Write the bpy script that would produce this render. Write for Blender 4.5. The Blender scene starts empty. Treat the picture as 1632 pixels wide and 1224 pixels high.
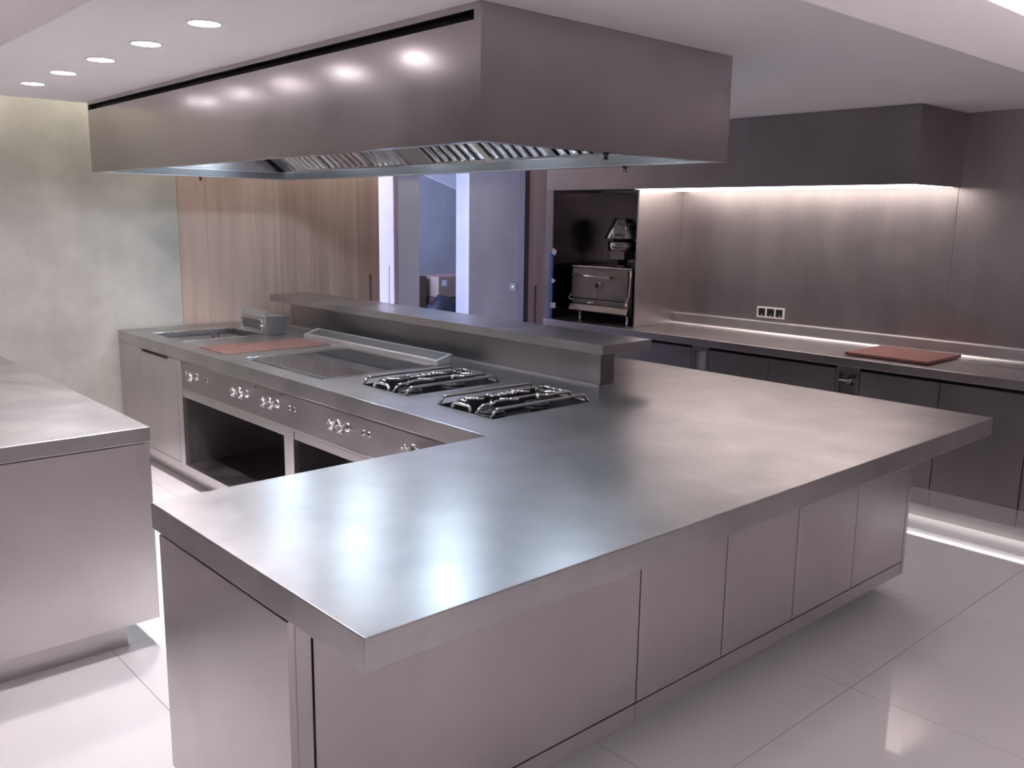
import bpy, bmesh, math, random
from mathutils import Vector, Matrix
random.seed(7)
SC = bpy.context.scene
COL = SC.collection

# ------------------------------------------------------------------ camera
cam_d = bpy.data.cameras.new('camera'); cam = bpy.data.objects.new('camera', cam_d); COL.objects.link(cam)
yaw, pit, rol = math.radians(47.769), math.radians(10.487), math.radians(0.829)
fw = Vector((math.cos(yaw)*math.cos(pit), math.sin(yaw)*math.cos(pit), -math.sin(pit)))
rt = Vector((math.sin(yaw), -math.cos(yaw), 0)); up = rt.cross(fw)
r2 = rt*math.cos(rol)+up*math.sin(rol); u2 = -rt*math.sin(rol)+up*math.cos(rol)
cam.matrix_world = Matrix(((r2.x, u2.x, -fw.x, 0), (r2.y, u2.y, -fw.y, 0), (r2.z, u2.z, -fw.z, 1.7115), (0, 0, 0, 1)))
cam_d.sensor_width = 36.0; cam_d.lens = 1432.0/1632*36; cam_d.clip_start = 0.05
SC.camera = cam

# ------------------------------------------------------------------ world, exposure, light levels
w = bpy.data.worlds.new('world'); SC.world = w; w.use_nodes = True
w.node_tree.nodes['Background'].inputs[0].default_value = (0.55, 0.65, 1.0, 1)
w.node_tree.nodes['Background'].inputs[1].default_value = 0.25
SC.view_settings.view_transform = 'Standard'; SC.view_settings.look = 'None'
SC.view_settings.gamma = 1.0; SC.view_settings.use_curve_mapping = False
SC.view_settings.exposure = 0.5
DOWN_E, SPOT_W, COVE_E, FARCOVE_E, HOOD_E, SPLASH_E, PLINTH_E = 17.0, 82.0, 66.0, 32.0, 116.0, 3.2, 2.6
ROOM_W = 66.0
DOWN_C = (1.0, 0.92, 0.95); COVE_C = (1.0, 0.90, 0.945); FARCOVE_C = (1.0, 0.95, 0.80)
HOOD_C = (0.68, 0.85, 1.0); SPLASH_C = (1.0, 0.86, 0.80); DAY_C = (0.60, 0.64, 1.0)

def area_light(name, loc, rot, sx, sy, power, col):
    l = bpy.data.lights.new(name, 'AREA'); l.shape = 'RECTANGLE'; l.size = sx; l.size_y = sy
    l.energy = power; l.color = col
    o = bpy.data.objects.new(name, l); COL.objects.link(o); o.location = loc; o.rotation_euler = rot
    return o
# bluish daylight that enters the corridor and the far store room through their windows
area_light('corridor_daylight', (3.06, 6.86, 1.35), (0, math.radians(-90), 0), 2.3, 0.5, 125, (0.54, 0.60, 1.0))
area_light('store_room_daylight', (4.56, 8.7, 1.45), (0, math.radians(-90), 0), 1.9, 1.6, 75, (0.46, 0.56, 1.0))

# ------------------------------------------------------------------ materials
MATS = {}
def mat_base(name):
    m = bpy.data.materials.new(name); m.use_nodes = True
    nt = m.node_tree; b = nt.nodes['Principled BSDF']; MATS[name] = m
    return m, nt, b
def noise(nt, scale, detail=3.0, rough=0.55, stretch=None):
    g = nt.nodes.new('ShaderNodeNewGeometry'); n = nt.nodes.new('ShaderNodeTexNoise')
    n.inputs['Scale'].default_value = scale; n.inputs['Detail'].default_value = detail; n.inputs['Roughness'].default_value = rough
    if stretch:
        mp = nt.nodes.new('ShaderNodeMapping'); mp.inputs['Scale'].default_value = stretch
        nt.links.new(g.outputs['Position'], mp.inputs['Vector']); nt.links.new(mp.outputs[0], n.inputs['Vector'])
    else:
        nt.links.new(g.outputs['Position'], n.inputs['Vector'])
    return n
def ramp(nt, src, stops):
    r = nt.nodes.new('ShaderNodeValToRGB'); els = r.color_ramp.elements
    els[0].position, els[0].color = stops[0][0], (*stops[0][1], 1)
    els[1].position, els[1].color = stops[-1][0], (*stops[-1][1], 1)
    for p, c in stops[1:-1]:
        e = els.new(p); e.color = (*c, 1)
    nt.links.new(src, r.inputs[0]); return r
def maprange(nt, src, a, b, lo=0.3, hi=0.7):
    m = nt.nodes.new('ShaderNodeMapRange')
    m.inputs['From Min'].default_value = lo; m.inputs['From Max'].default_value = hi
    m.inputs['To Min'].default_value = a; m.inputs['To Max'].default_value = b
    nt.links.new(src, m.inputs['Value']); return m
def bump(nt, b, src, strength, dist=0.002):
    bp = nt.nodes.new('ShaderNodeBump'); bp.inputs['Strength'].default_value = strength; bp.inputs['Distance'].default_value = dist
    nt.links.new(src, bp.inputs['Height']); nt.links.new(bp.outputs[0], b.inputs['Normal'])
def steel(name, c0, c1, r0, r1, scale=2.2, fine=True, det=4.0, stretch=None):
    m, nt, b = mat_base(name); b.inputs['Metallic'].default_value = 1.0
    n = noise(nt, scale, det, 0.55, stretch); n2 = noise(nt, scale*2.7, 3.0)
    rp = ramp(nt, n.outputs[0], [(0.32, c0), (0.68, c1)]); nt.links.new(rp.outputs[0], b.inputs['Base Color'])
    mr = maprange(nt, n2.outputs[0], r0, r1); nt.links.new(mr.outputs[0], b.inputs['Roughness'])
    return m
def plain(name, col, rough, metal=0.0, coat=0.0, var=0.06, scale=6.0):
    m, nt, b = mat_base(name); n = noise(nt, scale, 3.0)
    rp = ramp(nt, n.outputs[0], [(0.3, tuple(c*(1-var) for c in col)), (0.7, tuple(min(1, c*(1+var)) for c in col))])
    nt.links.new(rp.outputs[0], b.inputs['Base Color'])
    b.inputs['Roughness'].default_value = rough; b.inputs['Metallic'].default_value = metal
    b.inputs['Coat Weight'].default_value = coat
    return m
def emit(name, col, strength):
    m, nt, b = mat_base(name)
    b.inputs['Base Color'].default_value = (0.9, 0.9, 0.9, 1)
    b.inputs['Emission Color'].default_value = (*col, 1); b.inputs['Emission Strength'].default_value = strength
    return m

S_TOP = steel('steel_top', (0.37, 0.365, 0.375), (0.50, 0.485, 0.49), 0.285, 0.325, 3.4, det=7.0)
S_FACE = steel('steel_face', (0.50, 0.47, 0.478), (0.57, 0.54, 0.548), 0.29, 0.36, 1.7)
S_HOOD = steel('steel_hood', (0.44, 0.41, 0.425), (0.51, 0.475, 0.485), 0.205, 0.25, 1.8)
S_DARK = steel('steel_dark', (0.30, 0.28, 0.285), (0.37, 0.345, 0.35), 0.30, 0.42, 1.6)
S_SPLASH = steel('steel_splash', (0.43, 0.398, 0.402), (0.55, 0.51, 0.51), 0.33, 0.38, 2.6, det=6.0, stretch=(1, 1.5, 0.45))
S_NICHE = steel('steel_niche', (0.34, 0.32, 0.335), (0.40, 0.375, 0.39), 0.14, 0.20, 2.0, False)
S_POL = steel('steel_polished', (0.66, 0.65, 0.65), (0.74, 0.72, 0.72), 0.12, 0.20, 5.0, False)
S_OVEN = steel('oven_steel', (0.21, 0.188, 0.172), (0.30, 0.268, 0.245), 0.29, 0.38, 4.0)
CHROME = steel('chrome', (0.62, 0.61, 0.61), (0.68, 0.67, 0.67), 0.06, 0.10, 8.0, False)
S_FLUE = steel('flue_steel', (0.30, 0.28, 0.27), (0.36, 0.335, 0.32), 0.13, 0.17, 5.0, False)
S_DIM = steel('dimmed_steel', (0.21, 0.20, 0.21), (0.27, 0.255, 0.265), 0.30, 0.36, 2.0)  # same steel, darkened in colour to imitate the dark surroundings it reflects
S_GUT = steel('dimmed_gutter_steel', (0.16, 0.155, 0.16), (0.21, 0.20, 0.205), 0.30, 0.36, 3.0)  # darkened in colour to imitate a gutter shielded from the hood lamps
S_VENT = steel('vent_steel', (0.60, 0.585, 0.59), (0.66, 0.645, 0.65), 0.36, 0.42, 6.0)
IRON = plain('dark_iron', (0.045, 0.045, 0.05), 0.5, 0.6)
BLACK = plain('black_gap', (0.012, 0.011, 0.013), 0.6)
BLACKP = plain('black_plastic', (0.02, 0.02, 0.022), 0.35)
WHITEP = plain('white_plastic', (0.80, 0.78, 0.77), 0.35, var=0.02)
PLASTER = plain('white_plaster', (0.78, 0.755, 0.765), 0.85, var=0.012, scale=2.0)
ROOMW = plain('plaster_wall', (0.72, 0.69, 0.70), 0.8, var=0.03, scale=1.5)
TERRA = plain('terracotta_plate', (0.135, 0.064, 0.054), 0.38, var=0.12, scale=9.0)
TERRAD = plain('terracotta_ring', (0.09, 0.045, 0.04), 0.5, var=0.1)
BOARD = plain('red_board', (0.25, 0.105, 0.095), 0.5, var=0.12, scale=14.0)
GLASS = plain('black_glass', (0.03, 0.03, 0.034), 0.06, coat=0.3, var=0.02)
CARD = plain('cardboard', (0.36, 0.25, 0.20), 0.8, var=0.08)
CARDD = plain('dark_cardboard', (0.10, 0.055, 0.045), 0.8, var=0.08)
BAG = plain('dark_bag', (0.02, 0.022, 0.032), 0.35, var=0.3, scale=20)
PAPER = plain('paper', (0.75, 0.77, 0.82), 0.7, var=0.02)
BLUET = plain('blue_tape', (0.02, 0.12, 0.42), 0.5, var=0.08)
WHITET = plain('masking_tape', (0.66, 0.62, 0.56), 0.6, var=0.05)
WHITED = plain('pale_door', (0.82, 0.80, 0.82), 0.5, var=0.02)
FRAMEB = plain('brown_frame', (0.16, 0.12, 0.12), 0.5, var=0.1)
COVERD = plain('dark_edge_cover', (0.045, 0.032, 0.032), 0.55, var=0.1)
GROUT = plain('grout', (0.30, 0.28, 0.27), 0.8, var=0.05)

m, nt, b = mat_base('floor_tile'); TILE = m
n = noise(nt, 1.2, 3.0); rp = ramp(nt, n.outputs[0], [(0.3, (0.72, 0.70, 0.70)), (0.7, (0.755, 0.735, 0.735))])
nt.links.new(rp.outputs[0], b.inputs['Base Color']); b.inputs['Roughness'].default_value = 0.03
b.inputs['IOR'].default_value = 1.85

def concrete(name, stops, sc=1.3):
    m, nt, b = mat_base(name)
    n1 = noise(nt, sc, 7.0, 0.62); n2 = noise(nt, sc*0.9, 4.0, 0.5, (1, 1, 0.22))
    ad = nt.nodes.new('ShaderNodeMath'); ad.operation = 'ADD'
    nt.links.new(n1.outputs[0], ad.inputs[0]); nt.links.new(n2.outputs[0], ad.inputs[1])
    hf = nt.nodes.new('ShaderNodeMath'); hf.operation = 'MULTIPLY'; hf.inputs[1].default_value = 0.5
    nt.links.new(ad.outputs[0], hf.inputs[0])
    rp = ramp(nt, hf.outputs[0], stops); nt.links.new(rp.outputs[0], b.inputs['Base Color'])
    f = noise(nt, 70, 4.0); bump(nt, b, f.outputs[0], 0.15, 0.002)
    b.inputs['Roughness'].default_value = 0.72
    return m
CONC = concrete('concrete', [(0.36, (0.27, 0.26, 0.235)), (0.5, (0.385, 0.37, 0.335)), (0.64, (0.53, 0.51, 0.465))])
CONC2 = concrete('concrete_grey', [(0.30, (0.36, 0.345, 0.345)), (0.5, (0.44, 0.425, 0.425)), (0.70, (0.52, 0.50, 0.50))], 2.0)

m, nt, b = mat_base('oak_veneer'); WOOD = m
oi = nt.nodes.new('ShaderNodeObjectInfo')
n1 = noise(nt, 5.0, 4.0, 0.5, (2.4, 2.4, 0.14)); n2 = noise(nt, 60.0, 3.0, 0.6, (2.4, 2.4, 0.05))
ad = nt.nodes.new('ShaderNodeMath'); ad.operation = 'MULTIPLY_ADD'; ad.inputs[1].default_value = 0.10
nt.links.new(n2.outputs[0], ad.inputs[0]); nt.links.new(n1.outputs[0], ad.inputs[2])
ad2 = nt.nodes.new('ShaderNodeMath'); ad2.operation = 'MULTIPLY_ADD'; ad2.inputs[1].default_value = 0.22
nt.links.new(oi.outputs['Random'], ad2.inputs[0]); nt.links.new(ad.outputs[0], ad2.inputs[2])
rp = ramp(nt, ad2.outputs[0], [(0.40, (0.36, 0.255, 0.21)), (0.65, (0.45, 0.33, 0.275)), (0.90, (0.53, 0.40, 0.335))])
nt.links.new(rp.outputs[0], b.inputs['Base Color']); b.inputs['Roughness'].default_value = 0.55
bump(nt, b, n2.outputs[0], 0.08, 0.001)

E_DOWN = emit('downlight_glow', DOWN_C, DOWN_E)
E_COVE = emit('cove_glow', COVE_C, COVE_E)
E_LEFTCOVE = emit('left_cove_glow', COVE_C, COVE_E*1.6)
E_FARCOVE = emit('wall_washer_glow', FARCOVE_C, FARCOVE_E)
E_HOOD = emit('hood_lamp_glow', HOOD_C, HOOD_E)
E_SPLASH = emit('splash_lamp_glow', SPLASH_C, SPLASH_E)
E_PLINTH = emit('plinth_lamp_glow', (1.0, 0.93, 0.90), PLINTH_E)
E_LED = emit('green_indicator', (0.2, 1.0, 0.55), 2.0)

# ------------------------------------------------------------------ mesh helpers
WO = {}
def link(name, bm, mat, parent=None):
    """One mesh object from world-space geometry; origin at the parent's origin or at the own base."""
    if parent is not None:
        o0 = WO[parent.name]
    else:
        xs = [v.co for v in bm.verts]
        o0 = Vector(((min(v.x for v in xs)+max(v.x for v in xs))/2, (min(v.y for v in xs)+max(v.y for v in xs))/2, min(v.z for v in xs)))
    for v in bm.verts: v.co -= o0
    bmesh.ops.recalc_face_normals(bm, faces=bm.faces[:])
    me = bpy.data.meshes.new(name); bm.to_mesh(me); bm.free()
    me.materials.append(mat)
    o = bpy.data.objects.new(name, me); COL.objects.link(o)
    if parent is not None: o.parent = parent
    else: o.location = o0
    WO[o.name] = o0.copy()
    return o
def empty(name, loc):
    o = bpy.data.objects.new(name, None); COL.objects.link(o); o.location = loc; o.empty_display_size = 0.1
    WO[o.name] = Vector(loc); return o
def tag(o, label, cat, group=None):
    o['label'] = label; o['category'] = cat
    if group: o['group'] = group
    return o
def struct(o, label=None):
    o['kind'] = 'structure'
    if label: o['label'] = label
    return o
def thing(name, loc, label, cat, group=None):
    return tag(empty(name, loc), label, cat, group)
def add_box(bm, x, y, z, bev=0.0, seg=2):
    t = bmesh.new(); bmesh.ops.create_cube(t, size=1.0)
    for v in t.verts:
        v.co = Vector(((x[0]+x[1])/2+v.co.x*(x[1]-x[0]), (y[0]+y[1])/2+v.co.y*(y[1]-y[0]), (z[0]+z[1])/2+v.co.z*(z[1]-z[0])))
    if bev > 0:
        bmesh.ops.bevel(t, geom=t.edges[:], offset=bev, segments=seg, affect='EDGES', profile=0.5)
    me = bpy.data.meshes.new('tmp'); t.to_mesh(me); t.free(); bm.from_mesh(me); bpy.data.meshes.remove(me)
def box(name, x, y, z, mat, parent=None, bev=0.0015):
    bm = bmesh.new(); add_box(bm, x, y, z, bev); return link(name, bm, mat, parent)
def boxes(name, lst, mat, parent=None, bev=0.0):
    bm = bmesh.new()
    for x, y, z in lst: add_box(bm, x, y, z, bev)
    return link(name, bm, mat, parent)
def add_prism(bm, poly, axis, a, b):
    """poly of 2-d points extruded along axis from a to b (axis 'y': points are x,z; 'x': y,z; 'z': x,y)."""
    def P(p, t):
        return Vector((p[0], t, p[1])) if axis == 'y' else Vector((t, p[0], p[1])) if axis == 'x' else Vector((p[0], p[1], t))
    v0 = [bm.verts.new(P(p, a)) for p in poly]; v1 = [bm.verts.new(P(p, b)) for p in poly]
    bm.faces.new(v0); bm.faces.new(v1[::-1]); n = len(poly)
    for i in range(n): bm.faces.new((v0[i], v0[(i+1) % n], v1[(i+1) % n], v1[i]))
def prism(name, poly, axis, a, b, mat, parent=None):
    bm = bmesh.new(); add_prism(bm, poly, axis, a, b); return link(name, bm, mat, parent)
def add_lathe(bm, prof, c, axis='z', n=28, smooth=True):
    """prof: (radius, offset along axis) pairs, closed by caps."""
    c = Vector(c); rings = []
    for r, h in prof:
        ring = []
        for i in range(n):
            t = 2*math.pi*i/n; a, b2 = r*math.cos(t), r*math.sin(t)
            d = Vector((a, b2, h)) if axis == 'z' else Vector((h, a, b2)) if axis == 'x' else Vector((a, h, b2))
            ring.append(bm.verts.new(c+d))
        rings.append(ring)
    for k in range(len(rings)-1):
        for i in range(n):
            f = bm.faces.new((rings[k][i], rings[k][(i+1) % n], rings[k+1][(i+1) % n], rings[k+1][i])); f.smooth = smooth
    bm.faces.new(rings[0][::-1]); bm.faces.new(rings[-1])
def lathe(name, prof, c, mat, parent=None, axis='z', n=28):
    bm = bmesh.new(); add_lathe(bm, prof, c, axis, n); return link(name, bm, mat, parent)
def add_tube(bm, pts, r, n=10, closed=False, round_=0.0):
    pts = [Vector(p) for p in pts]
    if round_ > 0:
        q = []; m = len(pts)
        for i, p in enumerate(pts):
            if not closed and i in (0, m-1): q.append(p); continue
            a, b2 = pts[i-1], pts[(i+1) % m]
            da, db = (a-p), (b2-p); ra = min(round_, da.length*0.45); rb = min(round_, db.length*0.45)
            s, e = p+da.normalized()*ra, p+db.normalized()*rb
            for k in range(5):
                t = k/4; q.append(s*(1-t)**2+p*2*t*(1-t)+e*t*t)
        pts = q
    m = len(pts); rings = []; ref = None
    for i in range(m):
        if closed: d = (pts[(i+1) % m]-pts[i-1])
        elif i == 0: d = pts[1]-pts[0]
        elif i == m-1: d = pts[-1]-pts[-2]
        else: d = (pts[i+1]-pts[i]).normalized()+(pts[i]-pts[i-1]).normalized()
        d.normalize()
        if ref is None:
            ref = Vector((0, 0, 1)) if abs(d.z) < 0.9 else Vector((1, 0, 0))
        a = (ref-d*ref.dot(d)); a.normalize(); ref = a; b2 = d.cross(a)
        rings.append([bm.verts.new(pts[i]+(a*math.cos(2*math.pi*k/n)+b2*math.sin(2*math.pi*k/n))*r) for k in range(n)])
    rng = range(m) if closed else range(m-1)
    for i in rng:
        A, B = rings[i], rings[(i+1) % m]
        for k in range(n):
            f = bm.faces.new((A[k], A[(k+1) % n], B[(k+1) % n], B[k])); f.smooth = True
    if not closed:
        bm.faces.new(rings[0][::-1]); bm.faces.new(rings[-1])
def tube(name, pts, r, mat, parent=None, n=10, closed=False, round_=0.0):
    bm = bmesh.new(); add_tube(bm, pts, r, n, closed, round_); return link(name, bm, mat, parent)
def slab_cells(name, xs, ys, inside, z0, z1, mat, parent=None, bev=0.003):
    """A slab made of grid cells, so that its outline may be L-shaped and have cut-outs."""
    bm = bmesh.new(); vs = {}
    def V(i, j):
        if (i, j) not in vs: vs[(i, j)] = bm.verts.new((xs[i], ys[j], z1))
        return vs[(i, j)]
    fs = []
    for i in range(len(xs)-1):
        for j in range(len(ys)-1):
            if inside((xs[i]+xs[i+1])/2, (ys[j]+ys[j+1])/2):
                fs.append(bm.faces.new((V(i, j), V(i+1, j), V(i+1, j+1), V(i, j+1))))
    r = bmesh.ops.extrude_face_region(bm, geom=fs)
    for v in [g for g in r['geom'] if isinstance(g, bmesh.types.BMVert)]: v.co.z = z0
    bmesh.ops.recalc_face_normals(bm, faces=bm.faces[:])
    ed = [e for e in bm.edges if len(e.link_faces) == 2 and e.calc_face_angle(0) > 0.5]
    if bev > 0: bmesh.ops.bevel(bm, geom=ed, offset=bev, segments=2, affect='EDGES', profile=0.5, clamp_overlap=True)
    return link(name, bm, mat, parent)

# ------------------------------------------------------------------ THE SETTING
XW, YF, CZ = 5.84, 6.51, 2.374            # back wall, far wall, dropped ceiling
floor = struct(box('floor', (-3.0, 9.0), (-3.0, 10.6), (-0.12, -0.0025), GROUT, bev=0), 'polished white tiled floor')
gx = [1.06+0.988*i for i in range(-4, 8)]; gy = [1.436+1.04*i for i in range(-4, 8)]
tile_me = None
for i in range(len(gx)-1):
    for j in range(len(gy)-1):
        if tile_me is None:
            t = box('tile', (gx[i]+0.0013, gx[i+1]-0.0013), (gy[j]+0.0013, gy[j+1]-0.0013), (-0.002, 0.0), TILE, floor, 0)
            tile_me = t; base = (gx[i], gy[j])
        else:
            t = tile_me.copy(); COL.objects.link(t); t.parent = floor
            t.location = (gx[i]-base[0], gy[j]-base[1], 0)

# dropped ceiling slab with lit edges, raised ceiling above it
struct(box('ceiling', (1.035, XW-0.005), (1.57, 6.086), (CZ, 2.598), PLASTER, bev=0.002), 'dropped white ceiling slab over the kitchen')
struct(box('ceiling_raised', (-3.0, 9.0), (-3.0, 10.6), (2.86, 2.96), PLASTER, bev=0), 'raised white ceiling around the dropped slab')
def cove(name, x, y, mat, label):
    o = thing(name, ((x[0]+x[1])/2, (y[0]+y[1])/2, 2.599), label, 'cove light')
    box('channel', x, y, (2.599, 2.607), S_POL, o, 0)
    box('led_strip', (x[0]+0.004, x[1]-0.004), (y[0]+0.004, y[1]-0.004), (2.607, 2.611), mat, o, 0)
cove('cove_light', (1.2, 5.7), (1.60, 1.64), E_COVE, 'hidden light strip above the ceiling step near the top right corner')
cove('cove_light', (1.065, 1.105), (1.7, 5.9), E_LEFTCOVE, 'hidden light strip above the ceiling edge at top left')
o = thing('cove_light', (3.4, 6.07, 2.599), 'hidden light strip above the ceiling edge washing the concrete wall', 'cove light')
box('channel', (1.06, 5.7), (6.03, 6.079), (2.599, 2.64), S_POL, o, 0)
box('led_strip', (1.07, 5.69), (6.0795, 6.0855), (2.60, 2.625), E_FARCOVE, o, 0)

wall_far = struct(box('wall_far', (-3.0, 2.63), (YF, YF+0.25), (0, 2.86), CONC, bev=0), 'bare concrete wall behind the range')
struct(box('wall_far_upper', (2.63, 7.6), (YF+0.005, YF+0.25), (2.42, 2.86), PLASTER, bev=0))
wall_right = struct(box('wall_right', (XW, XW+0.2), (-3.0, 5.44), (0, 2.86), ROOMW, bev=0), 'back wall behind the long worktop')
struct(box('wall_left', (-3.2, -3.0), (-3.0, YF), (0, 2.86), ROOMW, bev=0))
struct(box('wall_near', (-3.0, XW), (-3.2, -3.0), (0, 2.86), ROOMW, bev=0))

# wooden sliding leaves: each of vertical boards
def leaf(name, x0, x1, seams, y, z1, pull, label):
    d = struct(empty(name, ((x0+x1)/2, y, 0)), label)
    ed = [x0]+seams+[x1]
    for a, c in zip(ed[:-1], ed[1:]):
        if a < pull[0]+0.001 and c > pull[1]-0.001:      # the board with the recessed finger pull
            boxes('plank', [((a+0.0006, pull[0]), (y, y+0.045), (0.004, z1)), ((pull[1], c-0.0006), (y, y+0.045), (0.004, z1)),
                            ((pull[0], pull[1]), (y, y+0.045), (pull[2], z1)), ((pull[0], pull[1]), (y, y+0.045), (0.004, pull[2]-0.55)),
                            ((pull[0], pull[1]), (y+0.03, y+0.045), (pull[2]-0.55, pull[2]))], WOOD, d)
        else:
            box('plank', (a+0.0006, c-0.0006), (y, y+0.045), (0.004, z1), WOOD, d, 0.0008)
    return d
leaf('door_1', 2.632, 4.357, [2.843, 3.024, 3.236, 3.437, 3.567, 3.70, 3.855, 3.967, 4.14], YF, 2.40, (4.248, 4.278, 1.221), 'pale oak sliding leaf behind the range')
leaf('door_2', 6.096, 7.2, [6.32, 6.5, 6.72, 6.95], YF, 2.40, (6.195, 6.222, 1.05), 'narrow oak leaf beside the oven niche')
# pale leaf with a dark groove and its brown frame, further back in the corridor
d3 = struct(empty('door_3', (4.6, 7.15, 0)), 'pale sliding leaf lit by bluish daylight')
boxes('leaf_panel', [((4.10, 4.892), (7.15, 7.19), (0.004, 2.86)), ((4.905, 4.944), (7.15, 7.19), (0.004, 2.86)),
                     ((4.892, 4.905), (7.15, 7.19), (1.25, 2.86)), ((4.892, 4.905), (7.185, 7.19), (0.004, 1.25))], WHITED, d3)
box('groove', (4.8925, 4.9045), (7.170, 7.1845), (0.3, 1.249), BLACK, d3, 0)
struct(box('trim_1', (4.945, 4.996), (7.14, 7.20), (0, 2.86), FRAMEB, bev=0.002), 'brown door frame strip')
struct(box('trim_2', (6.03, 6.094), (6.495, 6.575), (0, 2.41), COVERD, bev=0.002), 'dark brown strip added over the daylit edge of the narrow oak leaf')  # added strip, near-black so the daylit leaf edge stays dark
struct(box('wall_corridor', (3.0, 5.396), (7.35, 7.56), (0, 2.86), CONC2, bev=0.003), 'grey concrete corridor wall')
struct(box('wall_corridor_block', (6.036, 8.0), (7.35, 7.568), (0, 2.86), CONC2, bev=0.004), 'grey concrete wall block in the corridor')
struct(box('wall_corridor_end', (7.75, 7.95), (YF+0.3, 7.35), (0, 2.86), CONC2, bev=0))
struct(box('wall_passage', (XW+0.2, 7.75), (5.24, 5.44), (0, 2.86), ROOMW, bev=0))
struct(box('wall_passage_end', (7.75, 7.95), (5.24, YF), (0, 2.86), ROOMW, bev=0))
struct(box('wall_store', (4.4, 9.0), (9.6, 9.8), (0, 2.86), CONC2, bev=0), 'concrete wall of the store room')
struct(box('wall_store_side', (8.8, 9.0), (7.6, 9.6), (0, 2.86), CONC2, bev=0))
struct(prism('stair_soffit', [(7.0, 2.86), (8.79, 2.86), (8.79, 1.70), (7.578, 2.083), (7.196, 2.205), (7.0, 2.27)], 'y', 9.5, 9.595, PLASTER), 'sloping underside of a stair in the store room')
# windows through which the daylight enters
def window(name, x, y, z):
    o = struct(empty(name, (x, (y[0]+y[1])/2, z[0])), 'daylight window out of sight')
    boxes('window_frame', [((x-0.04, x), (y[0]-0.05, y[0]), z), ((x-0.04, x), (y[1], y[1]+0.05), z),
                           ((x-0.04, x), (y[0]-0.05, y[1]+0.05), (z[0]-0.05, z[0])), ((x-0.04, x), (y[0]-0.05, y[1]+0.05), (z[1], z[1]+0.05))], WHITED, o)
window('window_1', 3.05, (6.6, 7.1), (0.2, 2.5)); window('window_2', 4.55, (7.85, 9.5), (0.5, 2.4))

# ------------------------------------------------------------------ ISLAND: worktop
T, TB = 0.90, 0.822
HOLES = {'basin': (2.275, 2.845, 5.625, 6.115), 'b1': (2.362, 2.942, 3.317, 3.70), 'b2': (2.358, 2.942, 2.708, 3.09)}
def inside(x, y):
    if not ((0.89 < x < 4.05 and 1.397 < y < 2.507) or (2.15 < x < 4.05 and 2.507 <= y < 6.48)): return False
    return not any(a < x < b2 and c < y < d for a, b2, c, d in HOLES.values())
xs = sorted({0.89, 2.15, 4.05, *[v for h in HOLES.values() for v in h[:2]]})
ys = sorted({1.397, 2.507, 6.48, *[v for h in HOLES.values() for v in h[2:]]})
tag(slab_cells('island_worktop', xs, ys, inside, TB, T, S_TOP), 'large L-shaped brushed steel worktop of the island in the foreground', 'worktop')

# ------------------------------------------------------------------ ISLAND: prep cabinets below the near arm
YFR, ZB, ZD = 1.715, 0.098, 0.162
def cab(name, x0, x1, label, group=None):
    o = thing(name, ((x0+x1)/2, 2.1, ZB), label, 'cabinet', group)
    box('carcass', (x0+0.001, x1-0.001), (YFR+0.021, 2.440), (ZB, TB-0.001), BLACKP, o, 0)
    box('back_sheet', (x0, x1), (2.4405, 2.455), (ZB, TB-0.001), S_FACE, o, 0.001)
    box('bottom_rail', (x0, x1), (YFR, YFR+0.02), (ZB, ZD-0.005), S_FACE, o, 0.001)
    return o
c0 = cab('base_cabinet', 0.952, 2.120, 'wide blank steel cabinet front nearest the viewer, below the overhanging worktop')
box('front_panel', (0.955, 2.120), (YFR, YFR+0.02), (ZD, TB-0.001), S_FACE, c0, 0.001)
box('side_sheet', (0.89, 0.909), (YFR, 2.455), (ZB, TB-0.004), S_FACE, c0, 0.001)
box('front_strip', (0.9095, 0.949), (YFR, YFR+0.02), (ZB, TB-0.004), S_FACE, c0, 0.001)
DX = [2.122, 2.594, 3.070, 3.543, 4.020]
words = ['first', 'second', 'third', 'fourth']
for k in range(4):
    o = cab('door_cabinet', DX[k], DX[k+1], 'handleless steel door cabinet under the near island arm, %s of four from the left' % words[k], 'door cabinets of the island arm')
    box('door', (DX[k]+0.0027, DX[k+1]-0.0027), (YFR-0.001, YFR+0.019), (ZD, TB-0.006), S_FACE, o, 0.0015)
box('end_sheet', (4.022, 4.05), (YFR-0.001, 2.455), (ZB, TB-0.001), S_FACE, o, 0.001)
tag(box('plinth', (1.05, 4.03), (1.85, 2.40), (0.0, ZB), S_FACE, bev=0.001), 'recessed steel plinth under the near island arm', 'plinth')

# ------------------------------------------------------------------ ISLAND: cooking line
XC = 2.15
ec = thing('end_cabinet', (2.6, 5.95, 0.1), 'narrow steel door cabinet at the far end of the cooking line by the concrete wall', 'cabinet')
box('carcass', (XC+0.021, 4.03), (5.475, 6.475), (0.112, 0.70), S_FACE, ec, 0)
box('side_sheet', (XC, XC+0.02), (6.081, 6.475), (0.112, TB-0.001), S_FACE, ec, 0.001)
boxes('door', [((XC, XC+0.019), (5.475, 6.078), (0.162, 0.802)), ((XC, XC+0.019), (5.475, 5.602), (0.802, TB-0.003)), ((XC, XC+0.019), (6.046, 6.078), (0.802, TB-0.003))], S_FACE, ec)
box('grip_slot', (XC+0.014, XC+0.0185), (5.6025, 6.0455), (0.803, TB-0.004), BLACK, ec, 0)
box('bottom_rail', (XC, XC+0.02), (5.475, 6.078), (0.112, 0.159), S_FACE, ec, 0.001)

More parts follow.
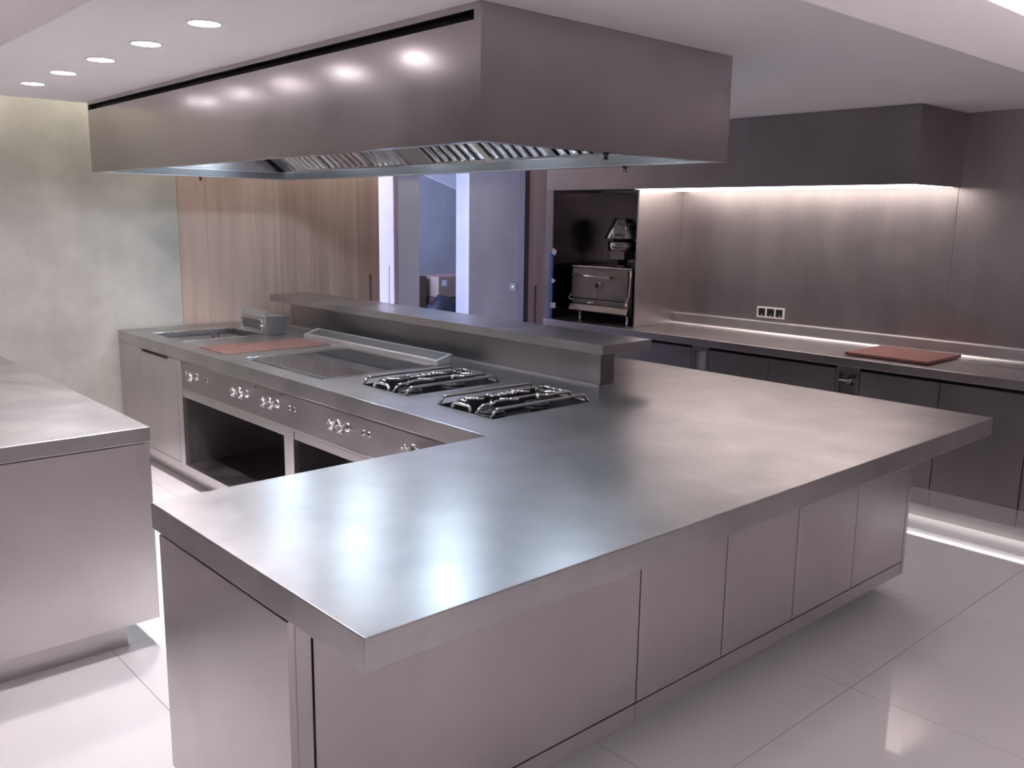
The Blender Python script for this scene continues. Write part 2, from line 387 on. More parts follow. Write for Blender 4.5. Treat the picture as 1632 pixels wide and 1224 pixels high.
rg = thing('cooking_range', (2.8, 4.0, 0.1), 'long steel cooking range with chrome control knobs and open bays below', 'range')
Y0, Y1 = 2.46, 5.472
bm = bmesh.new()                                   # control fascia, slightly recessed and leaning back
add_prism(bm, [(XC+0.008, 0.820), (XC+0.016, 0.820), (XC+0.016, 0.660), (XC+0.014, 0.645), (XC+0.006, 0.645), (XC+0.006, 0.81)], 'y', Y0, 5.40)
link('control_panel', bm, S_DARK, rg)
box('frame_post', (XC, XC+0.03), (5.40, 5.472), (0.112, 0.820), S_FACE, rg, 0.001)
box('frame_post', (XC, XC+0.03), (4.006, 4.105), (0.162, 0.634), S_FACE, rg, 0.001)
box('frame_post', (XC, XC+0.03), (2.52, 2.62), (0.162, 0.634), S_FACE, rg, 0.001)
box('top_rail', (XC, XC+0.03), (Y0, 5.398), (0.636, 0.648), S_FACE, rg, 0.002)
box('top_rail', (XC+0.004, XC+0.03), (4.107, 5.398), (0.595, 0.633), S_FACE, rg, 0.001)
box('top_rail', (XC+0.004, XC+0.03), (2.622, 4.004), (0.595, 0.633), S_FACE, rg, 0.001)
box('sill', (XC, XC+0.03), (Y0, 5.398), (0.112, 0.160), S_FACE, rg, 0.001)
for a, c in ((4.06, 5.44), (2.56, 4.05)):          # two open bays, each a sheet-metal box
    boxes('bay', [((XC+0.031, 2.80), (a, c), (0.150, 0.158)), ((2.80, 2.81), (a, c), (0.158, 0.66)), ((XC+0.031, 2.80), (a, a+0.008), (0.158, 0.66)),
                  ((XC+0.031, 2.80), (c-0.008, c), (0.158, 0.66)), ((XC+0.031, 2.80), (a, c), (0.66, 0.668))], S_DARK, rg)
box('back_body', (2.82, 4.03), (2.46, 5.472), (0.112, 0.70), S_FACE, rg, 0)
def knob(y, z):
    bm = bmesh.new()
    add_lathe(bm, [(0.012, 0), (0.012, -0.022), (0.019, -0.024), (0.021, -0.032), (0.019, -0.046), (0.012, -0.050)], (XC+0.006, y, z), 'x', 20)
    for k in range(5):                             # star-shaped grip
        t = 2*math.pi*k/5+0.3
        add_lathe(bm, [(0.004, -0.026), (0.0075, -0.030), (0.0075, -0.044), (0.004, -0.049)], (XC+0.006, y+0.021*math.cos(t), z+0.021*math.sin(t)), 'x', 10)
    o = link('knob', bm, CHROME, rg)
    lathe('bezel', [(0.024, 0.0), (0.024, -0.003), (0.020, -0.008), (0.0125, -0.009)], (XC+0.006, y, z), CHROME, o, 'x', 24)
for y in (5.18, 4.607, 4.519, 4.258, 4.174, 3.583, 3.50, 2.984, 2.90): knob(y, 0.750)
for y in (5.337, 5.033, 4.044, 3.992, 3.365, 3.318):
    o = lathe('pilot_lamp', [(0.013, 0.0), (0.013, -0.003), (0.010, -0.005)], (XC+0.006, y, 0.750), S_POL, rg, 'x', 18)
    lathe('pilot_lens', [(0.0075, -0.004), (0.0075, -0.007), (0.004, -0.008)], (XC+0.006, y, 0.750), BLACKP, o, 'x', 14)
for y in (4.412, 4.13): lathe('screw', [(0.006, 0), (0.005, -0.003)], (XC+0.006, y, 0.803), BLACKP, rg, 'x', 10)
tag(box('plinth', (2.235, 3.95), (2.47, 6.46), (0.0, 0.111), S_FACE, bev=0.001), 'recessed steel plinth under the cooking line', 'plinth')

# ---- deep-fry basin with its tilting head
H = HOLES['basin']
fb = thing('fryer', (2.56, 5.87, 0.72), 'sunken fryer basin with boxy control head at the far end of the range', 'fryer')
bx0, bx1, by0, by1 = H[0]+0.0015, H[1]-0.0015, H[2]+0.0015, H[3]-0.0015
boxes('basin', [((bx0, bx1), (by0, by1), (0.72, 0.724)), ((bx0, bx0+0.004), (by0, by1), (0.724, 0.897)), ((bx1-0.004, bx1), (by0, by1), (0.724, 0.897)),
                ((bx0, bx1), (by0, by0+0.004), (0.724, 0.897)), ((bx0, bx1), (by1-0.004, by1), (0.724, 0.897))], S_DARK, fb)
box('rim', (2.262, 2.80), (by1-0.004, by1+0.02), (0.9005, 0.909), S_POL, fb, 0.004)
box('rim', (2.262, 2.82), (by0-0.014, by0+0.001), (0.9005, 0.908), S_POL, fb, 0.0035)
box('oil_lid', (bx0+0.03, bx1-0.05), (by0+0.02, by1-0.03), (0.862, 0.870), S_TOP, fb, 0.002)
for y in (5.84, 5.92):
    tube('hanger', [(2.56+(y-5.84)*0.9, y, 0.871), (2.56+(y-5.84)*0.9, y, 0.915)], 0.006, IRON, fb)
hd = box('head_panel', (2.826, 2.838), (5.605, 5.965), (0.905, 1.070), S_FACE, fb, 0.002)
box('head_trim', (2.823, 2.8255), (5.605, 5.965), (1.030, 1.035), S_POL, hd, 0.0005)
box('head_glass', (2.8225, 2.8255), (5.68, 5.93), (0.936, 0.998), S_DIM, hd, 0.0005)
tube('bail_handle', [(2.812, 5.632, 0.915), (2.812, 5.938, 0.915), (2.812, 5.938, 1.008), (2.812, 5.632, 1.008)], 0.005, CHROME, hd, 10, True, 0.02)
for y in (5.632, 5.938): lathe('pivot', [(0.009, 0.0), (0.009, -0.02), (0.005, -0.023)], (2.826, y, 0.965), CHROME, hd, 'x', 14)
box('head_body', (2.8385, 2.975), (5.607, 5.955), (0.9015, 1.030), S_TOP, fb, 0.004)

# ---- red-brown solid top
gr = thing('solid_top', (2.6, 5.16, 0.9), 'flat red-brown solid cooking plate set into the range top', 'hob plate')
box('plate', (2.252, 2.952), (4.972, 5.345), (0.9005, 0.9035), TERRA, gr, 0.001)
bm = bmesh.new(); N = 40
for k in range(N):
    t0, t1 = 2*math.pi*k/N, 2*math.pi*(k+1)/N
    q = [bm.verts.new((2.545+r*math.cos(t), 5.158+r*math.sin(t), z)) for z in (0.9036, 0.9041) for r, t in ((0.127, t0), (0.131, t0), (0.131, t1), (0.127, t1))]
    for f in ((0, 1, 2, 3), (7, 6, 5, 4), (0, 1, 5, 4), (1, 2, 6, 5), (2, 3, 7, 6), (3, 0, 4, 7)): bm.faces.new([q[i] for i in f])
link('ring_joint', bm, TERRAD, gr)

# ---- dark glass hob in a polished frame
hb = thing('glass_hob', (2.6, 4.33, 0.9), 'dark glass hob in a polished steel frame beside the red-brown plate', 'hob')
box('frame_edge', (2.262, 2.962), (4.738, 4.756), (0.9005, 0.910), S_POL, hb, 0.004)
box('frame_edge', (2.945, 2.962), (3.915, 4.737), (0.9005, 0.909), S_POL, hb, 0.003)
box('frame_edge', (2.282, 2.944), (3.915, 3.921), (0.9005, 0.906), S_POL, hb, 0.0015)
box('frame_edge', (2.292, 2.298), (3.925, 4.70), (0.9005, 0.909), S_POL, hb, 0.0015)
box('gap', (2.276, 2.2915), (3.925, 4.70), (0.9005, 0.9035), BLACK, hb, 0)
box('glass_plate', (2.2985, 2.925), (3.9215, 4.715), (0.9005, 0.9065), GLASS, hb, 0.001)

# ---- slanted ventilation grille
vg = thing('vent_grille', (3.05, 4.6, 0.9), 'low slanted steel vent grille between the hob and the raised shelf', 'vent')
bm = bmesh.new()
add_prism(bm, [(2.99, 0.9005), (3.098, 0.9005), (3.098, 0.956), (2.99, 0.926)], 'y', 3.915, 5.386)
bmesh.ops.bevel(bm, geom=bm.edges[:], offset=0.0015, segments=1, affect='EDGES'); link('body', bm, S_VENT, vg)
bm = bmesh.new(); y = 3.94
while y < 5.345:
    sl = 0.030/0.108
    p = [(3.004, 0.926+0.014*sl), (3.084, 0.926+0.094*sl)]
    add_prism(bm, [(p[0][0], p[0][1]+0.0004), (p[1][0], p[1][1]+0.0004), (p[1][0], p[1][1]+0.0016), (p[0][0], p[0][1]+0.0016)], 'y', y, y+0.0085); y += 0.019
sl_o = link('slots', bm, BLACK, vg); sl_o['kind'] = 'stuff'

# ---- two gas burners with chrome pan supports
def burner(h, label):
    x0, x1, y0, y1 = h; yc = (y0+y1)/2
    o = thing('gas_burner', ((x0+x1)/2, yc, 0.80), label, 'gas burner', 'gas burners of the range')
    g = 0.002
    boxes('drip_tray', [((x0+g, x1-g), (y0+g, y1-g), (0.80, 0.804)), ((x0+g, x0+g+0.003), (y0+g, y1-g), (0.804, 0.898)), ((x1-g-0.003, x1-g), (y0+g, y1-g), (0.804, 0.898)),
                        ((x0+g, x1-g), (y0+g, y0+g+0.003), (0.804, 0.898)), ((x0+g, x1-g), (y1-g-0.003, y1-g), (0.804, 0.898))], IRON, o)
    for cx in (x0+0.155, x1-0.155):
        bo = lathe('burner_head', [(0.030, 0.804), (0.030, 0.850), (0.058, 0.858), (0.060, 0.872), (0.044, 0.876), (0.042, 0.870)], (cx, yc, 0), IRON, o, 'z', 28)
        bm = bmesh.new()
        add_tube(bm, [(cx+0.052*math.cos(t*math.pi/14), yc+0.052*math.sin(t*math.pi/14), 0.880) for t in range(28)], 0.006, 8, True)
        for k in range(3):
            t = k*math.pi/3; add_tube(bm, [(cx-0.05*math.cos(t), yc-0.05*math.sin(t), 0.880), (cx+0.05*math.cos(t), yc+0.05*math.sin(t), 0.880)], 0.005, 8)
        link('burner_cap', bm, IRON, bo)
    for cx in (x0+0.05, x1-0.17):                # pale support bars at the near side
        box('support_bar', (cx, cx+0.09), (y0+0.006, y0+0.022), (0.868, 0.876), S_POL, o, 0.002)
    Zr = 0.932; r = 0.0070
    def rod(pts): return tube('rod', pts, r, CHROME, o, 10, False, 0.014)
    for y in (y1-0.012, y0+0.02):                # long outer rods with bent ends
        rod([(x0+0.004, y, 0.900), (x0+0.032, y, Zr), (x1-0.032, y, Zr), (x1-0.004, y, 0.900)])
    # inner rods with a dog-leg towards each burner
    rod([(x0+0.004, yc+0.085, 0.900), (x0+0.035, yc+0.085, Zr), (x0+0.20, yc+0.085, Zr), (x0+0.235, yc+0.045, Zr), (x0+0.34, yc+0.045, Zr), (x0+0.375, yc+0.085, Zr), (x1-0.035, yc+0.085, Zr), (x1-0.004, yc+0.085, 0.900)])
    rod([(x0+0.004, yc-0.075, 0.900), (x0+0.035, yc-0.075, Zr), (x0+0.10, yc-0.075, Zr), (x0+0.135, yc-0.045, Zr), (x1-0.20, yc-0.045, Zr), (x1-0.165, yc-0.085, Zr), (x1-0.035, yc-0.085, Zr), (x1-0.004, yc-0.085, 0.900)])
    # U-shaped loops across both ends
    rod([(x0+0.008, yc+0.095, 0.900), (x0+0.012, yc+0.08, 0.924), (x0+0.012, yc-0.02, 0.924), (x0+0.008, yc-0.035, 0.900)])
    rod([(x1-0.008, yc+0.06, 0.900), (x1-0.012, yc+0.045, 0.924), (x1-0.012, yc-0.06, 0.924), (x1-0.008, yc-0.075, 0.900)])
    for cx in (x0+0.155, x1-0.155):              # pan fingers reaching over the burners
        for dx, dy in ((0.74, -0.67), (-0.74, 0.67), (0.67, 0.74), (-0.67, -0.74)):
            rod([(cx+dx*0.034, yc+dy*0.034, Zr+0.001), (cx+dx*0.118, yc+dy*0.118, Zr+0.001)])
        for dx in (-0.115, 0.115): rod([(cx+dx, yc+0.085, Zr), (cx+dx, yc+0.03, Zr)])
    return o
burner(HOLES['b1'], 'double gas burner with bent chrome pan supports next to the glass hob')
burner(HOLES['b2'], 'double gas burner with bent chrome pan supports nearest the bare worktop')

# ---- raised shelf on the island
sh = thing('raised_shelf', (3.3, 4.5, 0.9), 'long raised steel shelf standing along the middle of the island', 'shelf')
box('upstand', (3.226, 3.325), (2.912, 5.985), (0.9025, 1.066), S_DIM, sh, 0.002)
boxes('foot_trim', [((3.219, 3.2255), (2.905, 5.985), (0.9005, 0.912)), ((3.219, 3.325), (2.905, 2.9115), (0.9005, 0.912))], S_FACE, sh)
box('shelf_board', (3.20, 3.565), (2.878, 6.26), (1.0665, 1.114), S_TOP, sh, 0.002)

# ------------------------------------------------------------------ LEFT COUNTER
tag(box('left_worktop', (-1.1, 1.234), (3.431, 6.3), (0.841, 0.90), S_TOP, bev=0.003), 'steel worktop of the separate counter at the left edge', 'worktop')
lc = thing('left_cabinet', (0.1, 4.8, 0.117), 'plain steel cabinet block of the separate counter at the left edge', 'cabinet')
box('carcass', (-1.09, 1.212), (3.455, 6.28), (0.117, 0.8405), S_FACE, lc, 0)
box('front_sheet', (-1.1, 1.230), (3.433, 3.4545), (0.117, 0.837), S_FACE, lc, 0.001)
box('side_sheet', (1.2125, 1.230), (3.455, 6.28), (0.117, 0.837), S_FACE, lc, 0.001)
tag(box('plinth', (-1.0, 1.125), (3.508, 6.2), (0.0, 0.1165), S_FACE, bev=0.001), 'recessed steel plinth under the counter at the left edge', 'plinth')

# ------------------------------------------------------------------ BACK WALL: worktop, splashback, cabinets
XF = 5.147
wt = thing('back_worktop', (5.45, 3.0, 0.848), 'long steel worktop along the back wall', 'worktop')
box('slab', (XF, XW-0.003), (0.2, 5.30), (0.848, 0.90), S_FACE, wt, 0.003)
bm = bmesh.new()                                   # upstand with a coved foot and rounded top
pts = [(XW-0.003, 0.9005)]
for k in range(7):
    t = k/6*math.pi/2; pts.append((5.775+0.022*math.sin(t), 0.9005+0.022*(1-math.cos(t))))
pts += [(5.797, 0.978), (5.800, 0.985), (5.806, 0.988), (XW-0.003, 0.988)]
add_prism(bm, pts, 'y', 0.2, 4.455); link('upstand', bm, S_VENT, wt)
for x in (5.70, 5.635, 5.57): box('drain_rib', (x, x+0.022), (0.2, 2.13), (0.9003, 0.904), S_POL, wt, 0.0015)
SEAM = [0.2, 1.05, 2.355, 4.475]
for k in range(3):
    tag(box('splashback_panel', (XW-0.012, XW-0.0005), (SEAM[k]+0.001, SEAM[k+1]-0.001), (0.989, CZ-0.002), S_SPLASH, bev=0.001),
        ['dark steel wall sheet at the right edge of the view', 'steel wall sheet right of the wall hood', 'blotchy steel splashback sheet lit from above'][k], 'wall panel')
tag(box('splashback_panel', (XW-0.012, XW-0.0005), (-2.9, SEAM[0]-0.001), (0.1, CZ-0.002), S_SPLASH, bev=0.001), 'steel wall sheet beyond the right end of the back worktop', 'wall panel')

def back_cab(y0, y1, label, z1=0.828):
    o = thing('back_cabinet', (5.4, (y0+y1)/2, 0.1), label, 'cabinet', 'cabinets under the back worktop')
    box('carcass', (XF+0.05, XW-0.02), (y0+0.001, y1-0.001), (0.112, 0.8475), BLACKP, o, 0)
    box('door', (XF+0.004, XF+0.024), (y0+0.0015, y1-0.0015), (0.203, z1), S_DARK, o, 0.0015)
    box('bottom_rail', (XF+0.004, XF+0.03), (y0, y1), (0.10, 0.200), S_FACE, o, 0.001)
    return o
back_cab(3.795, 4.27, 'dark steel door cabinet half hidden behind the raised shelf end')
back_cab(3.178, 3.650, 'steel door cabinet right of the pale socket panel on the back counter')
back_cab(2.706, 3.176, 'steel door cabinet left of the water outlet with the chrome valve')
back_cab(2.077, 2.549, 'steel door cabinet below the red board')
back_cab(1.605, 2.075, 'steel door cabinet whose lower half shows beyond the island corner')
back_cab(1.133, 1.603, 'steel door cabinet cut by the right edge of the view')
back_cab(0.66, 1.131, 'steel door cabinet just past the right edge of the view')
def service(y0, y1, label, plate):
    o = thing('service_panel', (5.2, (y0+y1)/2, 0.1), label, 'panel')
    bm = bmesh.new(); z0, z1 = 0.68, 0.815
    for x, y, z in (((XF+0.003, XF+0.028), (y0+0.001, y0+0.022), (0.203, 0.846)), ((XF+0.003, XF+0.028), (y1-0.022, y1-0.001), (0.203, 0.846)),
                    ((XF+0.003, XF+0.028), (y0+0.022, y1-0.022), (z1, 0.846)), ((XF+0.003, XF+0.028), (y0+0.022, y1-0.022), (0.203, z0))):
        add_box(bm, x, y, z)
    link('frame', bm, S_DARK, o)
    box('recess', (XF+0.06, XF+0.065), (y0+0.01, y1-0.01), (z0-0.01, z1+0.01), plate, o, 0)
    boxes('recess_cheek', [((XF+0.028, XF+0.06), (y0+0.018, y0+0.022), (z0-0.005, z1+0.005)), ((XF+0.028, XF+0.06), (y1-0.022, y1-0.018), (z0-0.005, z1+0.005)),
                           ((XF+0.028, XF+0.06), (y0+0.018, y1-0.018), (z0-0.006, z0-0.001))], S_FACE, o)
    box('bottom_rail', (XF+0.004, XF+0.03), (y0, y1), (0.10, 0.200), S_FACE, o, 0.001)
    return o
service(3.652, 3.793, 'recessed pale panel on the back counter behind the shelf end', PAPER)
sp = service(2.551, 2.704, 'recessed steel panel with a round chrome valve on the back counter', S_DARK)
vb = lathe('valve_body', [(0.030, 0.059), (0.032, 0.045), (0.028, 0.035), (0.014, 0.030), (0.012, 0.012)], (XF, 2.618, 0.760), S_POL, sp, 'x', 24)
bm = bmesh.new(); add_lathe(bm, [(0.006, 0.012), (0.016, 0.010), (0.017, 0.0), (0.010, -0.006)], (XF, 2.618, 0.760), 'x', 18)
add_tube(bm, [(XF+0.003, 2.618, 0.760), (XF-0.012, 2.650, 0.764), (XF-0.014, 2.668, 0.764)], 0.007, 10); link('valve_lever', bm, CHROME, vb)
tag(box('plinth', (5.25, XW-0.05), (0.3, 5.2), (0.0, 0.1115), S_FACE, bev=0.001), 'recessed steel plinth under the back worktop', 'plinth')
pl = thing('plinth_light', (5.2, 2.4, 0.105), 'light strip under the back cabinets shining on the floor', 'light strip')
box('channel', (5.1975, 5.248), (0.7, 4.2), (0.1085, 0.1115), S_POL, pl, 0); box('led_strip', (5.20, 5.246), (0.72, 4.18), (0.1055, 0.1083), E_PLINTH, pl, 0)

# red board, triple socket
tag(box('cutting_board', (5.25, 5.73), (2.20, 2.71), (0.9045, 0.922), BOARD, bev=0.002), 'red-brown board lying on the back worktop', 'board')
so = thing('triple_socket', (5.82, 3.603, 1.013), 'white triple socket plate with black inserts on the steel splashback', 'socket')
Ys, Ye, Zs, Ze = 3.492, 3.716, 1.013, 1.092
bm = bmesh.new(); wd = (Ye-Ys)/3
add_box(bm, (5.818, 5.8278), (Ys, Ye), (Zs, Zs+0.011)); add_box(bm, (5.818, 5.8278), (Ys, Ye), (Ze-0.011, Ze))
for k in range(4):
    y = Ys+k*wd; a = max(Ys, y-0.006); c = min(Ye, y+0.006)
    if k == 0: c = y+0.011
    if k == 3: a = y-0.011
    add_box(bm, (5.818, 5.8278), (a, c), (Zs+0.011, Ze-0.011))
link('cover_frame', bm, WHITEP, so)
for k in range(3):
    y = Ys+(k+0.5)*wd
    ins = box('socket_insert', (5.821, 5.8275), (y-0.030, y+0.030), (Zs+0.0112, Ze-0.0112), BLACKP, so, 0.0005)
    box('socket_mark', (5.8205, 5.8208), (y-0.012, y+0.004), (Zs+0.018, Zs+0.023), WHITEP, ins, 0)

# wall hood with light panel underneath
HX, HZ = 5.20, 1.932
wh = thing('wall_hood', (5.5, 3.8, HZ), 'long dark steel hood box along the back wall with light below', 'hood')
box('front_sheet', (HX, HX+0.015), (2.345, 5.345), (HZ, CZ-0.002), S_DARK, wh, 0.001)
box('end_sheet', (HX+0.0155, XW-0.013), (2.345, 2.36), (HZ, CZ-0.002), S_DARK, wh, 0.001)
box('end_sheet', (HX+0.0155, XW+0.0), (5.33, 5.345), (HZ, CZ-0.002), S_DARK, wh, 0.001)
box('bottom_sheet', (HX+0.0155, XW-0.013), (2.3605, 5.3295), (HZ+0.012, HZ+0.02), S_FACE, wh, 0)
lp = box('light_panel', (5.225, 5.815), (2.37, 4.45), (HZ+0.002, HZ+0.0115), WHITEP, wh, 0)
box('diffuser', (5.235, 5.80), (2.38, 4.44), (HZ-0.001, HZ+0.0018), E_SPLASH, lp, 0)

# oven niche of dark steel
nb = thing('oven_niche', (5.5, 4.9, 0.9), 'dark steel niche housing the charcoal oven', 'niche')
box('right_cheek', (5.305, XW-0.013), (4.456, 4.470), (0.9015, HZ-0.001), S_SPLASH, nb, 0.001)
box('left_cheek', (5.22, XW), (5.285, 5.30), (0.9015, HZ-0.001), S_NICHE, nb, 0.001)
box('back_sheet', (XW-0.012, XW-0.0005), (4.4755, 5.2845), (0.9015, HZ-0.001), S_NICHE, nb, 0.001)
box('left_frame', (5.20, 5.219), (5.262, 5.345), (0.9015, HZ-0.001), S_DIM, nb, 0.001)
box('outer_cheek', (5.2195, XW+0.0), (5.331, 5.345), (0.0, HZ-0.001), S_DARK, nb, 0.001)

# ------------------------------------------------------------------ CHARCOAL OVEN
ov = thing('charcoal_oven', (5.5, 4.82, 0.9), 'compact steel charcoal oven with long door handle and dial inside the niche', 'oven')
OX, OY0, OY1 = 5.305, 4.500, 5.135
box('body', (OX+0.012, 5.76), (OY0+0.006, OY1-0.006), (0.972, 1.330), S_OVEN, ov, 0.004)
box('top_lip', (OX-0.004, 5.765), (OY0, OY1), (1.3305, 1.340), S_POL, ov, 0.003)
bm = bmesh.new(); add_prism(bm, [(OX-0.010, 1.085), (OX+0.0115, 1.075), (OX+0.0115, 1.316), (OX-0.004, 1.316)], 'y', OY0+0.035, OY1-0.008)
bmesh.ops.bevel(bm, geom=bm.edges[:], offset=0.002, segments=1, affect='EDGES'); dr = link('oven_door', bm, S_OVEN, ov)
tube('door_handle', [(OX-0.045, 4.685, 1.262), (OX-0.045, 5.085, 1.268)], 0.009, CHROME, dr, 14)
for y, z in ((4.70, 1.262), (5.07, 1.268)): lathe('handle_post', [(0.007, 0.0), (0.007, -0.040)], (OX-0.005, y, z), CHROME, dr, 'x', 12)
dl = lathe('dial', [(0.030, 0.0), (0.030, -0.010), (0.026, -0.016)], (OX-0.006, 4.835, 1.192), S_POL, dr, 'x', 26)
lathe('dial_face', [(0.023, -0.0162), (0.023, -0.018)], (OX-0.006, 4.835, 1.192), BLACKP, dl, 'x', 22)
box('nameplate', (OX-0.0125, OX-0.0105), (4.56, 4.63), (1.135, 1.142), S_DARK, dr, 0)
box('door_rail', (OX-0.002, OX+0.0115), (OY0+0.012, OY1-0.004), (1.040, 1.070), S_OVEN, ov, 0.003)
dw = prism('ash_drawer', [(OX-0.030, 0.985), (OX+0.0115, 0.972), (OX+0.0115, 1.030), (OX-0.012, 1.030)], 'y', OY0+0.018, OY1+0.004, S_OVEN, ov)
box('drawer_tag', (OX-0.034, OX-0.0305), (5.02, 5.12), (0.990, 1.000), WHITET, dw, 0.001)
tube('vent_slider', [(OX-0.016, 4.86, 1.052), (OX-0.016, 4.96, 1.052)], 0.010, S_POL, ov, 12)
tube('side_lever', [(OX-0.006, OY0+0.008, 1.325), (OX-0.010, OY0+0.006, 1.22), (OX-0.014, OY0+0.010, 1.12), (OX-0.030, OY0+0.030, 1.065)], 0.006, CHROME, ov, 10, False, 0.03)
lathe('lever_pivot', [(0.015, 0.0), (0.015, -0.022), (0.010, -0.025)], (OX-0.014, OY0+0.026, 1.058), CHROME, ov, 'x', 16)
tube('hinge_arm', [(OX-0.004, OY1-0.002, 1.12), (OX-0.022, OY1+0.006, 1.07), (OX-0.026, OY1-0.06, 1.062)], 0.006, CHROME, ov, 10)
for x in (OX+0.03, 5.72):
    for y in (OY0+0.055, OY1-0.075):
        lathe('leg', [(0.014, 0.9015), (0.010, 0.906), (0.010, 0.965), (0.014, 0.9715)], (x, y, 0), S_POL, ov, 'z', 14)
FX, FY = 5.50, 4.765                               # chimney with fire-break cone
lathe('flue_pipe', [(0.058, 1.3405), (0.058, 1.352), (0.040, 1.354), (0.040, 1.398)], (FX, FY, 0), S_FLUE, ov, 'z', 28)
box('flue_damper', (FX-0.075, FX+0.075), (FY-0.075, FY+0.075), (1.3985, 1.465), S_OVEN, ov, 0.004)
lathe('flue_collar', [(0.112, 1.4655), (0.122, 1.470), (0.122, 1.535), (0.112, 1.540)], (FX, FY, 0), S_FLUE, ov, 'z', 36)
lathe('flue_neck', [(0.085, 1.5405), (0.085, 1.5605)], (FX, FY, 0), IRON, ov, 'z', 24)
lathe('flue_cone', [(0.148, 1.561), (0.150, 1.567), (0.076, 1.715), (0.072, 1.718)], (FX, FY, 0), S_FLUE, ov, 'z', 40)

# tape strips left on the niche frame
tag(box('blue_tape_strip', (5.1975, 5.1995), (5.252, 5.286), (0.905, 1.455), BLUET, bev=0), 'long strip of blue tape down the left edge of the oven niche', 'tape')
for k, (z, tl, wdt) in enumerate(((1.445, 0.5, 0.05), (1.212, -0.1, 0.042), (1.010, -0.05, 0.055))):
    bm = bmesh.new(); add_box(bm, (5.1945, 5.197), (-wdt/2, wdt/2), (-0.022, 0.022))
    for v in bm.verts:
        y, zz = v.co.y, v.co.z; v.co.y = 5.238+y*math.cos(tl)-zz*math.sin(tl); v.co.z = z+y*math.sin(tl)+zz*math.cos(tl)
    if k == 1:
        for v in bm.verts:
            if v.co.y < 5.225: v.co.z = z+(v.co.z-z)*0.25
    tag(link('tape_scrap', bm, WHITET), ['uppermost tilted scrap of white tape on the blue strip', 'middle pointed scrap of white tape on the blue strip', 'lowest straight scrap of white tape on the blue strip'][k], 'tape', 'white tape scraps on the niche frame')

# ------------------------------------------------------------------ ISLAND HOOD
hx0, hx1, hy0, hy1, hz = 1.903, 3.25, 2.264, 6.013, 1.951
ih = thing('island_hood', (2.58, 4.1, hz), 'huge boxy steel extractor hood hanging over the island', 'hood')
boxes('skirt_panel', [((hx0, hx0+0.012), (hy0, hy1), (hz, 2.322)), ((hx0, hx0+0.012), (hy0, hy1), (2.353, CZ-0.001)),
                      ((hx0, hx0+0.012), (hy0, hy0+0.035), (2.322, 2.353)), ((hx0, hx0+0.012), (hy1-0.012, hy1), (2.322, 2.353))], S_HOOD, ih)
box('slot_back', (hx0+0.05, hx0+0.055), (hy0+0.02, hy1-0.02), (2.30, CZ-0.002), BLACK, ih, 0)
box('slot_floor', (hx0+0.0125, hx0+0.05), (hy0+0.02, hy1-0.02), (2.300, 2.304), BLACK, ih, 0)
box('slot_cover', (hx0+0.0125, hx0+0.05), (hy0+0.02, hy1-0.02), (2.356, 2.360), BLACK, ih, 0)
box('skirt_panel', (hx0+0.0125, hx1), (hy0, hy0+0.012), (hz, CZ-0.001), S_HOOD, ih, 0.001)
box('skirt_panel', (hx1-0.012, hx1), (hy0+0.0125, hy1), (hz, CZ-0.001), S_HOOD, ih, 0.001)
box('skirt_panel', (hx0+0.0125, hx1-0.0125), (hy1-0.012, hy1), (hz, CZ-0.001), S_HOOD, ih, 0.001)
gi = 0.055                                         # perimeter gutter: four sides, each with a lip and an inner wall
def gutter(axis, side):
    bm = bmesh.new()
    if axis == 'y':
        a, c = (hx0+0.0125, hx0+gi) if side < 0 else (hx1-gi, hx1-0.0125)
        add_box(bm, (a, c), (hy0+0.0125, hy1-0.0125), (hz+0.001, hz+0.004))
        wx = (c-0.003, c) if side < 0 else (a, a+0.003)
        bw = bmesh.new(); add_box(bw, wx, (hy0+gi-0.003, hy1-gi+0.003), (hz+0.0042, hz+0.0478)); add_box(bm, (wx[0]-0.005, wx[1]+0.005), (hy0+gi, hy1-gi), (hz+0.048, hz+0.052))
    else:
        a, c = (hy0+0.0125, hy0+gi) if side < 0 else (hy1-gi, hy1-0.0125)
        add_box(bm, (hx0+gi, hx1-gi), (a, c), (hz+0.001, hz+0.004))
        wy = (c-0.003, c) if side < 0 else (a, a+0.003)
        bw = bmesh.new(); add_box(bw, (hx0+gi, hx1-gi), wy, (hz+0.0042, hz+0.0478)); add_box(bm, (hx0+gi+0.006, hx1-gi-0.006), (wy[0]-0.005, wy[1]+0.005), (hz+0.048, hz+0.052))
    go = link('gutter', bw, S_GUT, ih); link('gutter_lip', bm, S_FACE, go)
for ax in ('x', 'y'):
    for sd in (-1, 1): gutter(ax, sd)
